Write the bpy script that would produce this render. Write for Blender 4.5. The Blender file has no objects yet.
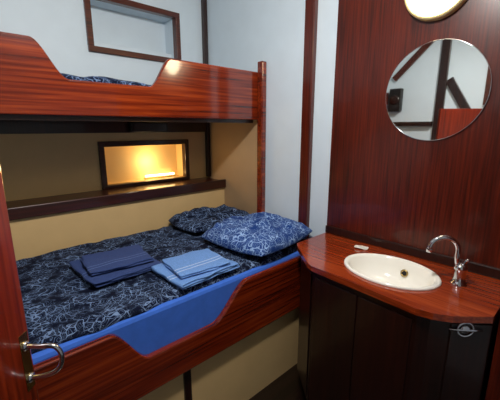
import bpy, bmesh, math
from mathutils import Vector, Matrix, noise
from mathutils.geometry import tessellate_polygon
H=1.55   # eye height; all z below are given relative to it through helpers
scene=bpy.context.scene
scene.view_settings.view_transform='Standard'
# ---------------------------------------------------------------- materials
def srgb(r,g,b):
    f=lambda c:(c/255/12.92) if c/255<=0.04045 else ((c/255+0.055)/1.055)**2.4
    return (f(r),f(g),f(b),1)
def newmat(name):
    m=bpy.data.materials.new(name); m.use_nodes=True
    nt=m.node_tree; b=nt.nodes['Principled BSDF']; return m,nt,b
def setin(b,k,v):
    if k in b.inputs: b.inputs[k].default_value=v
def wood(name,axis,c0,c1,c2,rough=0.28,fine=70,coat=0.3,coarse=.3):
    m,nt,b=newmat(name); N=nt.nodes; L=nt.links
    tc=N.new('ShaderNodeTexCoord'); mp=N.new('ShaderNodeMapping')
    s=[fine]*3; s[axis]=fine*0.03
    mp.inputs['Scale'].default_value=s
    L.new(tc.outputs['Object'],mp.inputs['Vector'])
    n1=N.new('ShaderNodeTexNoise'); n1.inputs['Scale'].default_value=1.0; n1.inputs['Detail'].default_value=6; n1.inputs['Distortion'].default_value=0.3
    L.new(mp.outputs[0],n1.inputs['Vector'])
    mp2=N.new('ShaderNodeMapping'); s2=[7]*3; s2[axis]=0.5; mp2.inputs['Scale'].default_value=s2
    L.new(tc.outputs['Object'],mp2.inputs['Vector'])
    n2=N.new('ShaderNodeTexNoise'); n2.inputs['Scale'].default_value=1.0; n2.inputs['Detail'].default_value=3
    L.new(mp2.outputs[0],n2.inputs['Vector'])
    mx=N.new('ShaderNodeMath'); mx.operation='MULTIPLY_ADD'; mx.inputs[1].default_value=1-coarse
    L.new(n1.outputs['Fac'],mx.inputs[0])
    m3=N.new('ShaderNodeMath'); m3.operation='MULTIPLY'; m3.inputs[1].default_value=coarse
    L.new(n2.outputs['Fac'],m3.inputs[0]); L.new(m3.outputs[0],mx.inputs[2])
    cr=N.new('ShaderNodeValToRGB'); e=cr.color_ramp.elements
    e[0].position=0.34; e[0].color=c0; e[1].position=0.68; e[1].color=c2
    k=cr.color_ramp.elements.new(0.5); k.color=c1
    L.new(mx.outputs[0],cr.inputs[0]); L.new(cr.outputs[0],b.inputs['Base Color'])
    b.inputs['Roughness'].default_value=rough
    setin(b,'Coat Weight',coat); setin(b,'Coat Roughness',0.08)
    return m
D=(srgb(50,12,4),srgb(80,21,6),srgb(106,34,11))
B=(srgb(64,16,4),srgb(114,34,9),srgb(156,60,18))
wz=wood('mahogany_vertical',2,*D,rough=.30,fine=120); wx=wood('mahogany_along_x',0,*B,rough=0.2,coat=.8)
wtop=wood('mahogany_counter',1,srgb(112,36,12),srgb(144,52,19),srgb(170,74,32),rough=0.2,fine=100,coat=.6)
wdoor=wood('mahogany_door',2,srgb(78,20,6),srgb(122,34,11),srgb(150,54,20),coat=.7)
wdark=wood('mahogany_dark',2,srgb(24,8,4),srgb(38,12,6),srgb(52,19,10),rough=0.35)
wdarkx=wood('mahogany_dark_x',0,srgb(30,10,5),srgb(48,16,8),srgb(66,24,12),rough=0.35)
wmidx=wood('mahogany_mid_x',0,srgb(50,16,7),srgb(78,28,12),srgb(100,40,18),rough=0.3)
def plain(name,col,rough=0.6,metal=0,bump=0.0,scale=60,var=0.06):
    m,nt,b=newmat(name); N=nt.nodes; L=nt.links
    tc=N.new('ShaderNodeTexCoord'); n=N.new('ShaderNodeTexNoise'); n.inputs['Scale'].default_value=scale; n.inputs['Detail'].default_value=4
    L.new(tc.outputs['Object'],n.inputs['Vector'])
    cr=N.new('ShaderNodeValToRGB'); e=cr.color_ramp.elements
    e[0].position=.3; e[0].color=(col[0]*(1-var),col[1]*(1-var),col[2]*(1-var),1); e[1].position=.7; e[1].color=(min(1,col[0]*(1+var)),min(1,col[1]*(1+var)),min(1,col[2]*(1+var)),1)
    L.new(n.outputs['Fac'],cr.inputs[0]); L.new(cr.outputs[0],b.inputs['Base Color'])
    b.inputs['Roughness'].default_value=rough; b.inputs['Metallic'].default_value=metal
    if bump>0:
        bp=N.new('ShaderNodeBump'); bp.inputs['Strength'].default_value=bump; bp.inputs['Distance'].default_value=0.002
        L.new(n.outputs['Fac'],bp.inputs['Height']); L.new(bp.outputs[0],b.inputs['Normal'])
    return m
white=plain('painted_white',srgb(216,230,240),0.5,scale=8,var=.02)
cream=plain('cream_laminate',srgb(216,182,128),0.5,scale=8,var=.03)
cream_shaded=plain('cream_laminate_shaded',srgb(172,142,108),0.5,scale=8,var=.03)  # cream laminate darkened: under-bunk shade put into the colour
ceil_m=plain('ceiling_white',srgb(235,235,230),0.6,scale=8,var=.02)
nichem=plain('niche_cream',srgb(236,210,160),0.6,scale=8,var=.02)
chrome=plain('chrome',srgb(215,215,220),0.12,1.0,scale=5,var=.01)
brass=plain('brass',srgb(190,165,110),0.25,1.0,scale=5,var=.02)
lampring=plain('lamp_ring_cream',srgb(226,206,150),0.3,scale=5,var=.02)
blackm=plain('black_plastic',srgb(20,18,18),0.4)
ceram=plain('sink_enamel',srgb(252,250,242),0.12,scale=5,var=.01)
soapm=plain('soap_white',srgb(235,232,222),0.4)
sheet=plain('blue_sheet',srgb(56,108,210),0.85,bump=.3,scale=25)
def terry(name,col,stripe,y0):
    m=plain(name,col,.95,bump=.6,scale=220,var=.2); nt=m.node_tree; N=nt.nodes; L=nt.links; b=N['Principled BSDF']
    src=b.inputs['Base Color'].links[0].from_socket
    tc=N.new('ShaderNodeTexCoord'); sp=N.new('ShaderNodeSeparateXYZ'); L.new(tc.outputs['Object'],sp.inputs[0])
    a=N.new('ShaderNodeMath'); a.operation='SUBTRACT'; L.new(sp.outputs[1],a.inputs[0]); a.inputs[1].default_value=y0
    c1=N.new('ShaderNodeMath'); c1.operation='ABSOLUTE'; L.new(a.outputs[0],c1.inputs[0])
    d=N.new('ShaderNodeMath'); d.operation='COMPARE'; L.new(c1.outputs[0],d.inputs[0]); d.inputs[1].default_value=.014; d.inputs[2].default_value=.003
    mx=N.new('ShaderNodeMix'); mx.data_type='RGBA'; L.new(d.outputs[0],mx.inputs[0]); L.new(src,mx.inputs[6]); mx.inputs[7].default_value=stripe
    L.new(mx.outputs[2],b.inputs['Base Color']); return m
tow_d=terry('towel_slate_blue',srgb(46,66,118),srgb(84,106,156),1.60)
tow_l=terry('towel_light_blue',srgb(104,146,208),srgb(180,198,226),1.29)
floorm=wood('floor_wood',0,srgb(12,6,4),srgb(24,12,8),srgb(34,18,12),fine=40)
mirm,nt,b=newmat('mirror_glass'); b.inputs['Base Color'].default_value=(.88,.89,.86,1); b.inputs['Metallic'].default_value=1; b.inputs['Roughness'].default_value=0.02
def emis(name,col,st):
    m,nt,b=newmat(name); b.inputs['Base Color'].default_value=col; b.inputs['Emission Color'].default_value=col; b.inputs['Emission Strength'].default_value=st; return m
def fabric(name,base,mid,line,lo=.34,hi=.50):
    m,nt,b=newmat(name); N=nt.nodes; L=nt.links
    tc=N.new('ShaderNodeTexCoord')
    nz=N.new('ShaderNodeTexNoise'); nz.inputs['Scale'].default_value=9; nz.inputs['Detail'].default_value=2
    L.new(tc.outputs['Object'],nz.inputs['Vector'])
    ad=N.new('ShaderNodeVectorMath'); ad.operation='MULTIPLY_ADD'; ad.inputs[1].default_value=(.16,.16,.16)
    L.new(nz.outputs['Color'],ad.inputs[0]); L.new(tc.outputs['Object'],ad.inputs[2])
    v=N.new('ShaderNodeTexVoronoi'); v.feature='DISTANCE_TO_EDGE'; v.inputs['Scale'].default_value=26
    L.new(ad.outputs[0],v.inputs['Vector'])
    r1=N.new('ShaderNodeValToRGB'); r1.color_ramp.elements[0].position=.02; r1.color_ramp.elements[0].color=(1,1,1,1); r1.color_ramp.elements[1].position=.055; r1.color_ramp.elements[1].color=(0,0,0,1)
    L.new(v.outputs['Distance'],r1.inputs[0])
    v2=N.new('ShaderNodeTexVoronoi'); v2.feature='F1'; v2.inputs['Scale'].default_value=36
    L.new(ad.outputs[0],v2.inputs['Vector'])
    sn=N.new('ShaderNodeMath'); sn.operation='MULTIPLY'; sn.inputs[1].default_value=24; L.new(v2.outputs['Distance'],sn.inputs[0])
    s2=N.new('ShaderNodeMath'); s2.operation='SINE'; L.new(sn.outputs[0],s2.inputs[0])
    r2=N.new('ShaderNodeValToRGB'); r2.color_ramp.elements[0].position=.8; r2.color_ramp.elements[0].color=(0,0,0,1); r2.color_ramp.elements[1].position=.95; r2.color_ramp.elements[1].color=(.7,.7,.7,1)
    L.new(s2.outputs[0],r2.inputs[0])
    mx=N.new('ShaderNodeMath'); mx.operation='MAXIMUM'; L.new(r1.outputs[0],mx.inputs[0]); L.new(r2.outputs[0],mx.inputs[1])
    n3=N.new('ShaderNodeTexNoise'); n3.inputs['Scale'].default_value=14; L.new(tc.outputs['Object'],n3.inputs['Vector'])
    r3=N.new('ShaderNodeValToRGB'); r3.color_ramp.elements[0].position=lo; r3.color_ramp.elements[1].position=hi; L.new(n3.outputs['Fac'],r3.inputs[0])
    ml=N.new('ShaderNodeMath'); ml.operation='MULTIPLY'; L.new(mx.outputs[0],ml.inputs[0]); L.new(r3.outputs[0],ml.inputs[1])
    m1=N.new('ShaderNodeMix'); m1.data_type='RGBA'; m1.inputs[6].default_value=base; m1.inputs[7].default_value=mid; L.new(n3.outputs['Fac'],m1.inputs[0])
    m2=N.new('ShaderNodeMix'); m2.data_type='RGBA'; m2.inputs[7].default_value=line; L.new(m1.outputs[2],m2.inputs[6]); L.new(ml.outputs[0],m2.inputs[0])
    L.new(m2.outputs[2],b.inputs['Base Color']); b.inputs['Roughness'].default_value=.9
    setin(b,'Specular IOR Level',.15)
    return m
duv=fabric('duvet_print',srgb(6,12,30),srgb(12,22,50),srgb(116,140,180))
pil=fabric('pillow_print',srgb(22,46,104),srgb(40,78,150),srgb(150,180,224),.3,.46)
# ---------------------------------------------------------------- geometry helpers
def link(o,parent=None):
    scene.collection.objects.link(o)
    if parent: o.parent=parent
    return o
def empty(name,loc=(0,0,0)):
    e=bpy.data.objects.new(name,None); scene.collection.objects.link(e); e.empty_display_size=.05
    return e
def mesh(name,vs,fs,mat,parent=None,smooth=False,bevel=0,seg=2):
    me=bpy.data.meshes.new(name); me.from_pydata([tuple(v) for v in vs],[],fs); me.update()
    bm=bmesh.new(); bm.from_mesh(me); bmesh.ops.recalc_face_normals(bm,faces=bm.faces)
    if bevel>0:
        ed=[e for e in bm.edges if len(e.link_faces)==2 and e.calc_face_angle(0)>0.5]
        bmesh.ops.bevel(bm,geom=ed,offset=bevel,segments=seg,profile=.5,affect='EDGES',clamp_overlap=True)
    bm.to_mesh(me); bm.free()
    if smooth or bevel>0:
        for p in me.polygons: p.use_smooth=smooth
    me.materials.append(mat)
    return link(bpy.data.objects.new(name,me),parent)
def box(name,x0,x1,y0,y1,z0,z1,mat,parent=None,bevel=0):
    z0+=H; z1+=H
    vs=[(x,y,z) for x in (x0,x1) for y in (y0,y1) for z in (z0,z1)]
    fs=[(0,1,3,2),(4,6,7,5),(0,4,5,1),(2,3,7,6),(0,2,6,4),(1,5,7,3)]
    return mesh(name,vs,fs,mat,parent,bevel=bevel)
def slab(name,poly,y0,y1,mat,parent=None,bevel=0.006):   # poly in (x,z), extruded over y
    n=len(poly); vs=[(x,y0,z+H) for x,z in poly]+[(x,y1,z+H) for x,z in poly]
    fs=[tuple(range(n)),tuple(range(2*n-1,n-1,-1))]+[(i,(i+1)%n,n+(i+1)%n,n+i) for i in range(n)]
    return mesh(name,vs,fs,mat,parent,bevel=bevel,seg=3)
def tube(name,pts,r,mat,parent=None,n=14,rad=None,caps=True):
    pts=[Vector(p) for p in pts]; vs=[];fs=[]
    up=None
    for i,p in enumerate(pts):
        t=(pts[min(i+1,len(pts)-1)]-pts[max(i-1,0)]).normalized()
        if up is None: up=t.orthogonal().normalized()
        up=(up-t*up.dot(t)).normalized(); s=t.cross(up)
        rr=rad[i] if rad else r
        for k in range(n):
            a=2*math.pi*k/n; vs.append(p+up*math.cos(a)*rr+s*math.sin(a)*rr)
    for i in range(len(pts)-1):
        for k in range(n):
            fs.append((i*n+k,i*n+(k+1)%n,(i+1)*n+(k+1)%n,(i+1)*n+k))
    if caps: fs+= [tuple(range(n)),tuple(range((len(pts)-1)*n,len(pts)*n))]
    return mesh(name,vs,fs,mat,parent,smooth=True)
def lathe(name,prof,origin,axis,mat,parent=None,n=48,sx=1,sy=1,u=None,closed=False,smooth=True):
    axis=Vector(axis).normalized(); u=Vector(u) if u else axis.orthogonal().normalized(); v=axis.cross(u)
    o=Vector(origin); vs=[];fs=[]
    for r,h in prof:
        for k in range(n):
            a=2*math.pi*k/n; vs.append(o+u*math.cos(a)*r*sx+v*math.sin(a)*r*sy+axis*h)
    m=len(prof)
    for i in range(m if closed else m-1):
        j=(i+1)%m
        for k in range(n): fs.append((i*n+k,i*n+(k+1)%n,j*n+(k+1)%n,j*n+k))
    if not closed:
        if prof[-1][0]>1e-6 and prof[-1][0]<prof[0][0]*1.01: fs.append(tuple(range((m-1)*n,m*n)))
    return mesh(name,vs,fs,mat,parent,smooth=smooth)
def W(x,y,z): return Vector((x,y,z+H))
# ---------------------------------------------------------------- room dimensions
XE=1.73; YB=2.42; XL=-.35; YN=-.7; ZF=-1.55; ZC=1.08
box('floor',XL-.05,XE+.05,YN-.05,YB+.2,ZF-.05,ZF,floorm)
box('ceiling',XL-.05,XE+.05,YN-.05,YB+.2,ZC,ZC+.05,ceil_m)
we=empty('wall_end')
box('panel_a',XE,XE+.05,YN-.05,YB+.2,ZF,ZC,white,we)
box('berth_lining_shade',XE-.006,XE,1.78,YB-.001,-.75,.056,cream_shaded,we)  # thin sheet added to carry the shade below the upper bunk
box('wall_near',XL-.05,XE,YN-.05,YN,ZF,ZC,white)
# left wall with doorway (Y -.1...60)
wl=empty('wall_left')
box('panel_a',XL-.05,XL,.62,YB+.2,ZF,ZC,white,wl)
box('panel_b',XL-.05,XL,YN,-.1,ZF,ZC,white,wl)
box('panel_c',XL-.05,XL,-.1,.62,.20,ZC,white,wl)
box('passage_panel',XL-.09,XL-.051,-.2,.7,ZF,ZC,wdark,wl)
# back wall with two niches
wb=empty('wall_back')
N1=(.82,1.48,-.41,-.13)   # lower niche opening
N2=(.82,1.445,.53,.83)    # upper
def backpiece(x0,x1,z0,z1,m,i): box('panel_%d'%i,x0,x1,YB,YB+.03,z0,z1,m,wb)
backpiece(XL,N1[0],ZF,.08,cream,1); backpiece(N1[1],XE,ZF,.08,cream,2)
backpiece(N1[0],N1[1],ZF,N1[2],cream,3); backpiece(N1[0],N1[1],N1[3],.08,cream,4)
backpiece(XL,N2[0],.08,ZC,white,5); backpiece(N2[1],XE,.08,ZC,white,6)
backpiece(N2[0],N2[1],.08,N2[2],white,7); backpiece(N2[0],N2[1],N2[3],ZC,white,8)
def niche(name,R,inner,fm,d=.13):
    x0,x1,z0,z1=R; e=empty(name)
    a=YB+.03; bq=YB+.03+d
    box('niche_back',x0-.01,x1+.01,bq,bq+.01,z0-.01,z1+.01,inner,e)
    box('niche_left',x0-.01,x0,a,bq,z0-.01,z1+.01,inner,e); box('niche_right',x1,x1+.01,a,bq,z0-.01,z1+.01,inner,e)
    box('niche_bottom',x0,x1,a,bq,z0-.01,z0,inner,e); box('niche_top',x0,x1,a,bq,z1,z1+.01,inner,e)
    t=.036; f0=YB-.02; f1=YB+.035
    box('frame_top',x0-t,x1+t,f0,f1,z1-.002,z1+t,fm,e,.004); box('frame_bottom',x0-t+.001,x1+t-.001,f0,f1,z0-min(t,.0245 if z0<0 else t),z0+.002,fm,e,.004)
    box('frame_left',x0-t,x0+.002,f0,f1,z0,z1,fm,e,.004); box('frame_right',x1-.002,x1+t,f0,f1,z0,z1,fm,e,.004)
    return e
n1=niche('wall_niche_1',N1,nichem,wdarkx,d=.10)
n2=niche('wall_niche_2',N2,white,wmidx)
box('niche_lip',N2[0],N2[1],YB+.07,YB+.09,N2[2],N2[2]+.05,white,n2,.003)
nl=tube('lamp_tube',[W(1.16,YB+.085,N1[2]+.026),W(1.42,YB+.085,N1[2]+.026)],.008,emis('niche_tube_glow',(1,.68,.28,1),10),n1)
box('bracket',1.15,1.43,YB+.074,YB+.096,N1[2],N1[2]+.018,lampring,n1,.003)
# trims
box('trim_1',XE-.035,XE,YB-.04,YB,-.43,ZC,wdark,bevel=.004)       # back corner post
box('trim_2',XE-.04,XE,1.275,1.345,-.74,ZC,wz,bevel=.006)          # post on end wall
# mirror wall panel
box('wall_panelling',XE-.015,XE,.16,1.13,ZF,ZC,wz)
box('trim_3',XE-.03,XE-.015,.17,1.13,-.652,-.605,wdark,bevel=.004)
box('wall_right',1.34,XE,.09,.155,ZF,ZC,wz)
# ---------------------------------------------------------------- lower bunk
def spath(zt,zl,zb,xl,xr,c1,c2,c3,c4):
    """board with raised ends and smooth S-curved cut-out between c1..c2 and c3..c4"""
    P=[(xl,zb),(xr,zb),(xr,zt)]
    def S(xa,za,xb,zb2,n=16):
        out=[]
        for i in range(n+1):
            t=i/n; s=t*t*(3-2*t); s=s*.97+.03*t; out.append((xa+(xb-xa)*t,za+(zb2-za)*s))
        return out
    P+=S(c4,zt,c3,zl); P+=S(c2,zl,c1,zt); P+=[(xl,zt)]
    return P
lb=empty('lower_bunk')
slab('front_board',spath(-.765,-.93,-1.10,-.34,1.715,.35,.50,.82,1.05),1.145,1.175,wx,lb,.008)
box('base_panel_a',-.34,.665,1.18,1.2,ZF,-1.09,cream,lb); box('base_panel_b',.70,1.725,1.18,1.2,ZF,-1.09,cream,lb)
box('base_stile',.663,.702,1.17,1.2,ZF,-1.09,wdark,lb,.003)
box('platform',-.34,1.725,1.2,2.18,-1.05,-1.02,wdarkx,lb)
box('mattress',-.33,1.72,1.178,2.175,-1.02,-.748,sheet,lb,.018)
# bed-head shelf ledge
sl=empty('bed_shelf')
box('shelf_top',-.345,1.69,2.185,2.415,-.46,-.435,wdarkx,sl,.003)
box('shelf_lip',-.345,1.725,2.165,2.19,-.50,-.43,wdarkx,sl,.005)
box('shelf_front',-.345,1.725,2.19,2.21,-.96,-.50,cream,sl)
def quilt(name,x0,x1,y0,y1,z,zb,mat,seed,parent=None,amp=.012,nx=170,ny=90,drop=.03,wavy=0):
    vs=[];fs=[]
    for i in range(nx+1):
        for j in range(ny+1):
            x=x0+(x1-x0)*i/nx; y=y0+(y1-y0)*j/ny
            p=Vector((x*3.2,y*4.5,seed)); n=noise.noise(p)*amp+noise.noise(p*2.7+Vector((3,1,0)))*amp*.6
            q=Vector((x*9+2*noise.noise(p),y*5,seed+5)); n+=(1-abs(noise.noise(q))*2.2)*amp*.45
            d=min(x-x0,x1-x,y-y0,y1-y); e=max(0,1-d/drop); 
            zz=z+n-(e**2)*(z-zb)*.6
            f=max(0,1-(y-y0)/.12)
            yy=y+f*wavy*(noise.noise(Vector((x*4,seed,0)))+.5*noise.noise(Vector((x*11,seed,2))))
            vs.append((x,yy,zz+H))
    m=len(vs)
    for i in range(nx):
        for j in range(ny):
            a=i*(ny+1)+j; fs.append((a,a+ny+1,a+ny+2,a+1))
    rim=[i*(ny+1) for i in range(nx+1)]+[nx*(ny+1)+j for j in range(1,ny+1)]+[i*(ny+1)+ny for i in range(nx-1,-1,-1)]+[j for j in range(ny-1,0,-1)]
    for a in rim: v=vs[a]; vs.append((v[0],v[1],zb+H))
    k=len(rim)
    for i in range(k): fs.append((rim[i],rim[(i+1)%k],m+(i+1)%k,m+i))
    return mesh(name,vs,fs,mat,parent,smooth=True)
quilt('duvet',-.32,1.70,1.198,2.16,-.724,-.747,duv,1.3,lb,wavy=.016)
def pillow(name,c,sx,sy,t,rot,mat,seed,tilt=(0,0)):
    n=44; vs=[];fs=[]
    def P(u,v,s):
        k=(max(0,1-abs(u)**2.6)*max(0,1-abs(v)**2.6))**.42
        x=u*sx/2*(1-.09*(v*v)*(1-abs(u)*.0)); y=v*sy/2*(1-.09*u*u)
        q=Vector((x*7,y*7,seed)); w=(noise.noise(q)*.026+noise.noise(q*2.6)*.016+ (abs(noise.noise(q*1.5+Vector((0,0,4))))*-.04))*min(1,k*1.3)
        z=(s*k*t/2)*(1 if s>0 else .35)+(w if s>0 else 0)
        return Vector((x,y,z))
    for s in (1,-1):
        for i in range(n+1):
            for j in range(n+1):
                u=math.sin((-1+2*i/n)*math.pi/2); v=math.sin((-1+2*j/n)*math.pi/2)
                vs.append(P(u,v,s))
    off=(n+1)**2
    for s in range(2):
        for i in range(n):
            for j in range(n):
                a=s*off+i*(n+1)+j; f=(a,a+n+1,a+n+2,a+1); fs.append(f if s==0 else f[::-1])
    R=Matrix.Rotation(rot,4,'Z')@Matrix.Rotation(tilt[0],4,'Y')@Matrix.Rotation(tilt[1],4,'X')
    vs=[R@v+W(*c) for v in vs]
    o=mesh(name,vs,fs,mat,None,smooth=True)
    bm=bmesh.new(); bm.from_mesh(o.data); bmesh.ops.remove_doubles(bm,verts=bm.verts,dist=1e-4); bmesh.ops.recalc_face_normals(bm,faces=bm.faces); bm.to_mesh(o.data); bm.free()
    return o
pillow('pillow',(1.40,1.44,-.669),.58,.55,.20,.10,pil,2.2,(-.03,0))
pillow('pillow',(1.40,1.95,-.676),.56,.42,.15,-.04,duv,7.1,(-.03,0))
def folded(name,x0,x1,y0,y1,z,layers,th,mat,rot=0,seed=0,parent=None):
    # serpentine cross-section in x/z, swept along y
    cx=(x0+x1)/2; cy=(y0+y1)/2; w=(x1-x0)/2; l=(y1-y0)/2; path=[]
    for k in range(layers):
        zz=k*th; d=1 if k%2==0 else -1
        ww=w-.006*noise.noise(Vector((k*3.1,seed,0)))*3
        for i in range(15): path.append((-d*ww+2*d*ww*i/14,zz))
        if k<layers-1:
            for i in range(1,5):
                a=-math.pi/2+math.pi*i/5; path.append((d*(ww+th/2*math.cos(a)),zz+th/2+th/2*math.sin(a)))
    vs=[];fs=[];ny=20;m=len(path)
    for j in range(ny+1):
        y=-l+2*l*j/ny
        for i,(x,zz) in enumerate(path):
            q=Vector((x*9,y*9,seed)); dz=noise.noise(q)*.012+noise.noise(q*3)*.005
            yy=y*(1+.06*noise.noise(Vector((zz*80,seed,2))))+.014*noise.noise(Vector((x*14,zz*60,seed)))
            vs.append((x+.011*noise.noise(Vector((y*12,zz*50,seed))),yy,zz+max(-.001,dz)*(.3+zz*16)))
    for j in range(ny):
        for i in range(m-1):
            a=j*m+i; fs.append((a,a+1,a+m+1,a+m))
    R=Matrix.Rotation(rot,4,'Z')
    vs=[R@Vector(v)+W(cx,cy,z+th*.4) for v in vs]
    o=mesh(name,vs,fs,mat,parent,smooth=True)
    s=o.modifiers.new('thick','SOLIDIFY'); s.thickness=th*.82; s.offset=0
    sb=o.modifiers.new('sub','SUBSURF'); sb.levels=1; sb.render_levels=1
    return o
t1=folded('folded_towel',.40,.74,1.47,1.82,-.712,3,.009,tow_d,.03,1.0)
folded('towel_top',.42,.72,1.52,1.78,-.680,2,.010,tow_d,-.10,2.0,t1)
t2=folded('folded_towel',.68,1.03,1.19,1.48,-.712,3,.009,tow_l,.03,3.0)
folded('towel_top',.72,.99,1.215,1.46,-.682,2,.009,tow_l,-.12,4.0,t2)
# ---------------------------------------------------------------- upper bunk
ub=empty('upper_bunk')
slab('front_board',spath(.385,.222,.057,-.34,1.70,.33,.47,.87,1.01),1.745,1.775,wx,ub,.008)
box('platform',-.34,1.69,1.776,2.415,.062,.10,wdarkx,ub)
box('wall_cleat',-.34,1.69,2.385,2.415,-.034,.061,wdark,ub,.003)
box('front_cleat',-.34,1.675,1.776,1.80,.035,.061,wdark,ub)
box('bunk_post',1.682,1.727,1.69,1.743,-.73,.452,wx,None,.008)
box('mattress',-.33,1.68,1.78,2.38,.10,.205,sheet,ub,.02)
quilt('duvet',-.32,1.68,1.785,2.37,.246,.205,duv,9.2,ub,amp=.014)
lv=box('bunk_vent',1.0,1.3,2.345,2.384,-.03,.04,blackm,bevel=.006)
for i in range(5): box('slat_%d'%i,1.02,1.28,2.341,2.346,-.022+i*.012,-.016+i*.012,wdark,lv)
# ---------------------------------------------------------------- vanity counter
CT=-.653
outer=[(1.713,1.128),(1.417,1.128),(1.385,1.10),(1.235,.915),(1.215,.875),(1.190,.38),(1.203,.325),(1.235,.27),(1.335,.172),(1.713,.172)]
sc=(1.44,.595); SX,SY=.168,.216
hole=[(sc[0]+SX*.95*math.cos(a*math.pi/24),sc[1]+SY*.95*math.sin(a*math.pi/24)) for a in range(48)]
vc=empty('vanity_counter')
def holed(name,outer,hole,z0,z1,mat,parent):
    tri=tessellate_polygon([[Vector((x,y,0)) for x,y in outer],[Vector((x,y,0)) for x,y in hole]])
    al=outer+hole; n=len(al); no=len(outer); nh=len(hole)
    vs=[(x,y,z1+H) for x,y in al]+[(x,y,z0+H) for x,y in al]
    fs=[tuple(t) for t in tri]+[tuple(i+n for i in t) for t in tri]
    fs+=[(i,(i+1)%no,n+(i+1)%no,n+i) for i in range(no)]
    fs+=[(no+i,no+(i+1)%nh,n+no+(i+1)%nh,n+no+i) for i in range(nh)]
    return mesh(name,vs,fs,mat,parent)
holed('countertop',outer,hole,CT-.012,CT,wtop,vc)
c=(1.5,.6)
def inset(p,d):
    out=[]
    for x,y in p:
        out.append((x if x>1.7 else x+d*(1 if x<c[0] else -1), y-d if y>.9 else (y+d*.6 if y<.33 and y>.18 else y)))
    return out
def wallrun(name,pts,z0,z1,th,mat,parent):
    n=len(pts); vs=[];fs=[]
    cen=Vector((1.6,.6))
    for x,y in pts:
        v=(cen-Vector((x,y))).normalized()*th
        for (a,b2) in ((x,y),(x+v.x,y+v.y)):
            for z in (z0,z1): vs.append((a,b2,z+H))
    for i in range(n-1):
        a=i*4;b2=a+4
        fs+=[(a,b2,b2+1,a+1),(a+2,a+3,b2+3,b2+2),(a+1,b2+1,b2+3,a+3),(a,a+2,b2+2,b2)]
    fs+=[(0,1,3,2),((n-1)*4,(n-1)*4+2,(n-1)*4+3,(n-1)*4+1)]
    return mesh(name,vs,fs,mat,parent)
wallrun('counter_edge',outer[:],CT-.026,CT-.0121,.02,wtop,vc)
ins=inset(outer,.020)
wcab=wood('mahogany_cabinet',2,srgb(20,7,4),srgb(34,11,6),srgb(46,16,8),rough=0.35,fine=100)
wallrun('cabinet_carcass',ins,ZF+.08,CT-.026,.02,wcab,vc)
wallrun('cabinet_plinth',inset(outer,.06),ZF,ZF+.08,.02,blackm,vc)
def panel(name,p,q,z0,z1,mat,parent,th=.006):
    p=Vector((p[0],p[1],0)); q=Vector((q[0],q[1],0)); d=(q-p); Lg=d.length; d.normalize()
    nrm=Vector((d.y,-d.x,0)); 
    if nrm.dot(Vector((c[0],c[1],0))-p)>0: nrm=-nrm
    vs=[]
    for P in (p,q):
        for k in (.001,th):
            for z in (z0,z1): vs.append(P+nrm*k+Vector((0,0,z+H)))
    mesh(name,vs,[(0,1,3,2),(4,6,7,5),(0,4,5,1),(2,3,7,6),(0,2,6,4),(1,5,7,3)],mat,parent,bevel=.002)
    return p,d,nrm,Lg
a=Vector(ins[4]);b_=Vector(ins[5])
m1=a.lerp(b_,.03);m2=a.lerp(b_,.495);m3=a.lerp(b_,.505);m4=a.lerp(b_,.97)
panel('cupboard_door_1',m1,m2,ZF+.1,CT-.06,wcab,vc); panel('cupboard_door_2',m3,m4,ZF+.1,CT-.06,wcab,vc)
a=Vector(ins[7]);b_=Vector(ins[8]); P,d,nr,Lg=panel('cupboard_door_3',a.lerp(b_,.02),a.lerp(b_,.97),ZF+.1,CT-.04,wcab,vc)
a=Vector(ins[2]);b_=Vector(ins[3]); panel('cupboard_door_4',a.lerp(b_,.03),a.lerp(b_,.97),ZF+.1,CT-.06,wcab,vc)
# latch on chamfer
lo=P+d*(Lg*.34)+nr*.007+Vector((0,0,-.712+H))
lathe('latch_ring',[(.024,0),(.031,0),(.031,.005),(.024,.005)],lo,nr,chrome,vc,closed=True)
lathe('latch_boss',[(.017,0),(.017,.004),(.012,.009),(.001,.010)],lo,nr,chrome,vc)
tube('latch_bar',[lo+nr*.004-d*.058,lo+nr*.006-d*.025,lo+nr*.006+d*.025,lo+nr*.004+d*.058],.004,chrome,vc,rad=[.002,.005,.005,.002])
# sink (set in the counter)
sk=lathe('wash_basin',[(.96,-.01),(1.0,0.002),(1.0,.006),(.985,.011),(.95,.013),(.90,.008),(.875,-.004),(.85,-.03),(.80,-.06),(.70,-.085),(.5,-.102),(.25,-.108),(.06,-.11)],W(sc[0],sc[1],CT),(0,0,1),ceram,vc,n=72,sx=SX,sy=SY,u=(1,0,0))
lathe('drain',[(.024,0),(.022,.004),(.014,.002),(.001,.001)],W(sc[0],sc[1],CT-.109),(0,0,1),chrome,sk)
ofd=Vector((-.9,-.0,.42)).normalized()
lathe('overflow_ring',[(.018,-.002),(.018,.004),(.012,.005),(.011,0)],W(sc[0]+SX*.80-.002,sc[1]-.02,CT-.048),ofd,brass,sk,n=24)
lathe('overflow_hole',[(.0115,0.002),(.0001,0.0021)],W(sc[0]+SX*.80-.002,sc[1]-.02,CT-.048),ofd,blackm,sk,n=24)
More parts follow.
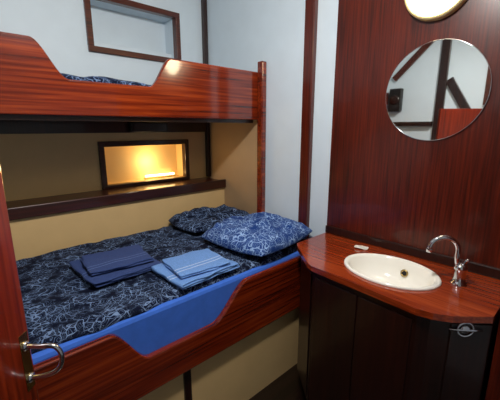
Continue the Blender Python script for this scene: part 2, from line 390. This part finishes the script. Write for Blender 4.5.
# faucet
fb=Vector((1.53,.335))
fc=lathe('faucet',[(.032,0),(.032,.006),(.026,.012),(.023,.03),(.023,.062),(.026,.066),(.026,.078),(.019,.09),(.001,.094)],W(fb.x,fb.y,CT+.0005),(0,0,1),chrome)
dirn=Vector((-.60,.80)); pts=[]
pts=[W(fb.x+dirn.x*.012,fb.y+dirn.y*.012,CT+.06),W(fb.x+dirn.x*.02,fb.y+dirn.y*.02,CT+.12)]
for i in range(15):
    a=math.pi*(i/14)*.93; r=.056; k=.02+r-r*math.cos(a)
    pts.append(W(fb.x+dirn.x*k,fb.y+dirn.y*k,CT+.148+r*math.sin(a)))
pts.append(pts[-1]+Vector((0,0,-.014)))
tube('spout',pts,.010,chrome,fc)
lathe('spout_tip',[(.0125,0),(.0125,-.014),(.009,-.015)],pts[-1]+Vector((0,0,.004)),(0,0,1),chrome,fc,n=20)
tube('lever',[W(fb.x,fb.y,CT+.08),W(fb.x+.005,fb.y-.01,CT+.10),W(fb.x-.012,fb.y-.02,CT+.118),W(fb.x-.035,fb.y-.03,CT+.125)],.006,chrome,fc,rad=[.012,.009,.007,.006])
# soap bar
s=pillow('soap_bar',(1.61,.80+.03,CT+.008),.045,.075,.022,.3,soapm,4)
# mirror (round) + lamp on panelling
mw=lathe('round_mirror',[(.222,.001),(.222,.008)],W(XE-.015,.587,.165),(-1,0,0),mirm,n=96,smooth=False)
lathe('mirror_rim',[(.2225,0.001),(.2255,0.001),(.2255,.007),(.2225,.009)],W(XE-.015,.587,.165),(-1,0,0),chrome,mw,n=96,closed=True)
wlmp=lathe('wall_lamp',[(.146,0),(.146,.02),(.143,.032),(.136,.036),(.130,.036),(.126,.028)],W(XE-.015,.612,.62),(-1,0,0),lampring,n=64)
lathe('lamp_glass',[(.128,.028),(.122,.05),(.10,.07),(.065,.084),(.02,.09),(.001,.0905)],W(XE-.015,.612,.62),(-1,0,0),emis('lamp_glass_glow',(1,.86,.58,1),26),wlmp,n=64)
# ---------------------------------------------------------------- door at left
hp=Vector((-.33,.62,0)); ep=Vector((.098,1.055,0)); dd=(ep-hp).normalized(); nn=Vector((dd.y,-dd.x,0))
dr=empty('door_1')
def dbox(nm,a,b2,t0,t1,z0,z1,m,bv=.003):
    vs=[hp+dd*s_+nn*t_+Vector((0,0,z_+H)) for s_ in (a,b2) for t_ in (t0,t1) for z_ in (z0,z1)]
    return mesh(nm,vs,[(0,1,3,2),(4,6,7,5),(0,4,5,1),(2,3,7,6),(0,2,6,4),(1,5,7,3)],m,dr,bevel=bv)
DL=(ep-hp).length
dbox('door_leaf',.02,DL,-.038,0,ZF+.015,.17,wdoor,.004)
dbox('lock_plate',DL-.04,DL-.008,0.0,.002,-.75,-.57,brass,.0005)
q=hp+dd*(DL-.022)+Vector((0,0,H))
def hpnt(t,z,s=0): return q+nn*t+dd*s+Vector((0,0,z))
hp_pts=[hpnt(0,-.61),hpnt(.045,-.61),hpnt(.075,-.612,.006),hpnt(.09,-.625,.01),hpnt(.096,-.65,.012),hpnt(.09,-.68,.01),hpnt(.07,-.70,.006),hpnt(.035,-.71),hpnt(0,-.715)]
sm=[]
for i in range(len(hp_pts)-1):
    p0=hp_pts[max(i-1,0)];p1=hp_pts[i];p2=hp_pts[i+1];p3=hp_pts[min(i+2,len(hp_pts)-1)]
    for k in range(5):
        t=k/5; sm.append(.5*((2*p1)+(p2-p0)*t+(2*p0-5*p1+4*p2-p3)*t*t+(3*p1-p0-3*p2+p3)*t**3))
sm.append(hp_pts[-1])
tube('door_handle',sm,.007,chrome,dr)
for z in (-.61,-.715): lathe('rose_%d'%int(-z*100),[(.014,.002),(.014,.007),(.009,.010),(.001,.010)],q+Vector((0,0,z)),nn,chrome,dr,n=24)
# timber framing on the left wall (seen in the round mirror)
box('trim_4',XL,XL+.03,1.17,1.25,ZF,ZC,wdark,bevel=.004)
def beam(name,p,q2,w,mat):
    p=Vector(p);q2=Vector(q2);d=(q2-p).normalized(); s_=d.cross(Vector((1,0,0))).normalized()*w/2; vs=[]
    for P in (p,q2):
        for k in (-1,1):
            for x in (0,.028): vs.append(P+s_*k+Vector((x,0,H)))
    return mesh(name,vs,[(0,1,3,2),(4,6,7,5),(0,4,5,1),(2,3,7,6),(0,2,6,4),(1,5,7,3)],mat,bevel=.003)
beam('trim_5',(XL+.001,1.15,.47),(XL+.001,.83,-.06),.075,wdark)
beam('trim_6',(XL+.001,1.70,.52),(XL+.001,1.29,.93),.06,wmidx)
box('trim_7',XL,XL+.03,.765,.84,.21,ZC,wmidx,bevel=.004)
box('trim_8',XL,XL+.05,1.26,1.73,.02,.065,wdark,bevel=.004)
sp=box('wall_speaker',XL+.001,XL+.07,1.59,1.72,.18,.42,blackm,bevel=.008)
lathe('grille',[(.05,0),(.05,.004),(.03,.002),(.001,.006)],W(XL+.07,1.655,.30),(1,0,0),wdark,sp,n=32)
# ---------------------------------------------------------------- lights
cl=lathe('ceiling_lamp',[(.16,0),(.16,.03),(.15,.04),(.14,.04)],W(.55,.6,ZC),(0,0,-1),brass)
lathe('lamp_glass',[(.145,.035),(.13,.06),(.08,.08),(.001,.085)],W(.55,.6,ZC),(0,0,-1),emis('ceiling_glow',(1,.97,.93,1),3),cl)
def area(name,loc,target,size,power,col):
    l=bpy.data.lights.new(name,'AREA'); l.shape='DISK'; l.size=size; l.energy=power; l.color=col
    o=bpy.data.objects.new(name,l); o.location=loc; o.rotation_euler=(Vector(target)-Vector(loc)).to_track_quat('-Z','Y').to_euler(); scene.collection.objects.link(o); return o
area('ceiling_light',W(.55,.6,ZC-.10),W(.80,1.15,0),.20,35,(1,.97,.93))
pl=bpy.data.lights.new('niche_light','POINT'); pl.energy=1.9; pl.color=(1,.66,.27); pl.shadow_soft_size=.03
po=bpy.data.objects.new('niche_light',pl); po.location=W(1.2,YB+.03,-.27); scene.collection.objects.link(po)
w=bpy.data.worlds.new('world'); scene.world=w; w.use_nodes=True; w.node_tree.nodes['Background'].inputs[0].default_value=(.5,.6,.8,1); w.node_tree.nodes['Background'].inputs[1].default_value=.1
# ---------------------------------------------------------------- camera
cam=bpy.data.cameras.new('camera'); co=bpy.data.objects.new('camera',cam); scene.collection.objects.link(co)
cam.sensor_width=36; cam.lens=23.4; cam.clip_start=.02
az=math.radians(47.2); pt=math.radians(12.5)
fwd=Vector((math.cos(az)*math.cos(pt),math.sin(az)*math.cos(pt),-math.sin(pt)))
co.location=(0,0,H); co.rotation_euler=fwd.to_track_quat('-Z','Y').to_euler()
scene.camera=co
